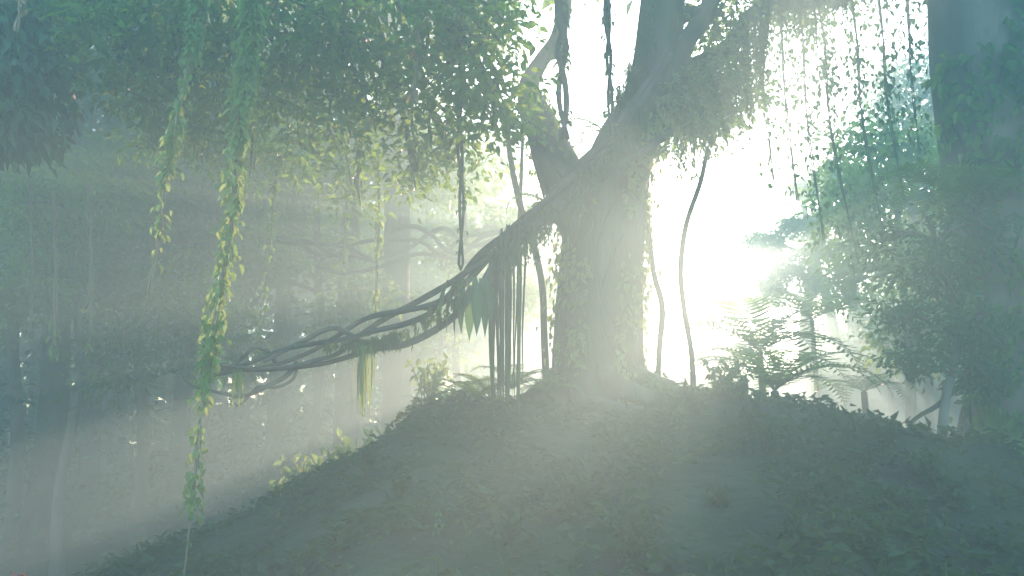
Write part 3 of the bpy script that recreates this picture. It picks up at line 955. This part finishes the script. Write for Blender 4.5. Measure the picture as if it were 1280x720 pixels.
spots = [(380, 505, 1, 1.6, 'lime-green bush in the mist below the liana tip'), (415, 500, 0, 1.7, 'sunlit bush left of the hanging yellow straps'), (440, 515, 1, 1.4, 'pale bush under the hanging yellow straps'),
         (480, 505, 0, 1.5, 'sunlit bush right of the hanging yellow straps'), (510, 500, 2, 1.8, 'small bush at the left start of the crest'), (545, 498, 1, 1.2, 'low bush on the crest beside the arching fern'),
         (350, 515, 2, 1.8, 'faint bush farthest left below the liana'),
         (800, 500, 1, .9, 'low plant at the right foot of the massive trunk'), (835, 505, 0, .8, 'leafy plant between the two curved stems'), (850, 540, 0, .9, 'small plant below the curved stems'),
         (905, 500, 1, 1.2, 'bushy plant on the crest left of the sunlit fern'), (925, 500, 0, 1.2, 'leafy plant at the left foot of the sunlit fern'), (1060, 555, 0, .7, 'small plant in the sun flecks on the mound'),
         (1085, 585, 2, .9, 'low plant just under the sun flecks'), (960, 570, 1, .7, 'leafy plant in the middle of the mound face'), (1160, 610, 1, .9, 'broad-leaved plant low on the right of the mound'),
         (1190, 640, 0, 1.0, 'larger plant nearest to the right end of the mound'), (1130, 650, 2, 1.0, 'low plant left of the broad-leaved one'), (1000, 690, 0, .8, 'plant at the bottom of the mound face'),
         (900, 640, 2, .9, 'tiny plant in the lower middle of the mound'), (1090, 700, 1, .7, 'plant at the bottom edge towards the right'), (700, 600, 2, .8, 'small plant in the light shaft below the massive tree'),
         (460, 590, 2, .9, 'tiny plant in the dark slope at the left'), (560, 540, 0, .9, 'plant in the shade below the arching fern')]
more = [('beside the light shaft', 760, 560), ('in the light shaft', 720, 640), ('on the shaded left slope', 500, 620),
        ('at the bottom edge under the hanging roots', 640, 690), ('in the shade below the sunlit fern', 940, 545), ('at the bottom right corner', 1240, 690), ('on the right shoulder', 1110, 560),
        ('high on the mound under the curved stems', 870, 520), ('midway down the mound at the right', 1030, 630), ('on the left part of the crest', 580, 520), ('at the bottom edge near the middle', 790, 700)]
spots += [(px, py, i_ % 3, .8, 'dark leafy plant ' + w_) for i_, (w_, px, py) in enumerate(more)]
for k, (px, py, i, sc, lab) in enumerate(spots):
    p = ground_at(px, py)
    if p.y > 16 or py < 500:
        q_ = at(px, py, 10.4)
        p = G(q_.x * 1.1, 11.5 if px < 530 else 10.45)
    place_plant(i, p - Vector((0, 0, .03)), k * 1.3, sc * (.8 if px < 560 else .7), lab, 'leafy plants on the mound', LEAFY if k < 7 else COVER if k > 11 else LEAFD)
rd = ground_at(20, 712)
place_plant(2, at(22, 742, 6.6), 0, .45, 'red-leaved plant at the bottom left corner', None, REDL)

# low ground cover
gc = MB()
n = 34000
X, Yv = rng.uniform(-7, 7.5, n), rng.uniform(3.2, 12.5, n)
dn = np.array([noise.noise((x * 1.1, y * 1.1, 2)) for x, y in zip(X, Yv)])
k = dn > rng.uniform(-.35, .25, n)
X, Yv = X[k], Yv[k]
Pz = np.array([height(x, y) for x, y in zip(X, Yv)])
P = np.stack([X, Yv, Pz + rng.uniform(0, .09, len(X))], -1)
D = rng.normal(size=P.shape) * [1, 1, .35] + [0, 0, .12]
gc.leaves(P, D, rng.uniform(.05, .15, len(P)), .5, kind=0)
tag(gc.build('ground_cover', COVER), kind='stuff')
# undergrowth behind the mound
ug = MB()
n = 2100
X, Yv = rng.uniform(-34, 34, n), rng.uniform(15, 40, n)
c = np.array([[x, y, height(x, y, False) + rng.random() ** 2 * (4.5 if x < -1 else 1.2)] for x, y in zip(X, Yv)])
clump_leaves(ug, c, 22, .35, .24, -.1)
tag(ug.build('undergrowth', LEAFD), kind='stuff')

# ------------------------------------------------------------------ haze
bpy.ops.mesh.primitive_cube_add(size=1, location=(0, 19, 10))
hz = bpy.context.object
hz.name = 'haze'
hz.scale = (160, 68, 27)
tag(hz, kind='stuff')
hm, nt, out = mat_new('haze')
pv = nt.nodes.new('ShaderNodeVolumePrincipled')
pv.inputs['Color'].default_value = (.59, .97, .77, 1)
pv.inputs['Density'].default_value = .057
pv.inputs['Anisotropy'].default_value = .43
nt.links.new(pv.outputs[0], out.inputs['Volume'])
hz.data.materials.append(hm)

# ------------------------------------------------------------------ light
su = at(950, 320, 100) - CAM
su.normalize()
el = math.asin(su.z)
az = math.atan2(su.x, su.y)
w = bpy.data.worlds.new('World')
scene.world = w
w.use_nodes = True
nt = w.node_tree
sky = nt.nodes.new('ShaderNodeTexSky')
sky.sky_type = 'NISHITA'
sky.sun_disc = False
sky.sun_elevation = el
sky.sun_rotation = az
sky.air_density = 1.0
sky.dust_density = 1.0
sky.ozone_density = 3.6
bgd = nt.nodes['Background']
bgd.inputs[1].default_value = .15
nt.links.new(sky.outputs[0], bgd.inputs[0])
ld = bpy.data.lights.new('sun', 'SUN')
ld.energy = 5
ld.angle = R(.53)
ld.color = (1, .57, .55)
lo = bpy.data.objects.new('sun', ld)
lo.rotation_euler = (-su).to_track_quat('-Z', 'Y').to_euler()
lo.location = (10, 30, 30)
col.objects.link(lo)

# ------------------------------------------------------------------ camera and render settings
cd = bpy.data.cameras.new('camera')
cd.sensor_width = 36
cd.lens = 36 * F / 1280
cd.clip_end = 500
co = bpy.data.objects.new('camera', cd)
co.location = CAM
co.rotation_euler = (math.pi / 2 + PITCH, 0, 0)
col.objects.link(co)
scene.camera = co
vs = scene.view_settings
scene.display_settings.display_device = 'sRGB'
vs.view_transform = 'Standard'
vs.look = 'None'
vs.gamma = 1
vs.exposure = 4.68
cy = scene.cycles
cy.use_denoising = True
cy.volume_bounces = 0
cy.max_bounces = 6
cy.diffuse_bounces = 3
cy.transmission_bounces = 3
cy.sample_clamp_indirect = 4
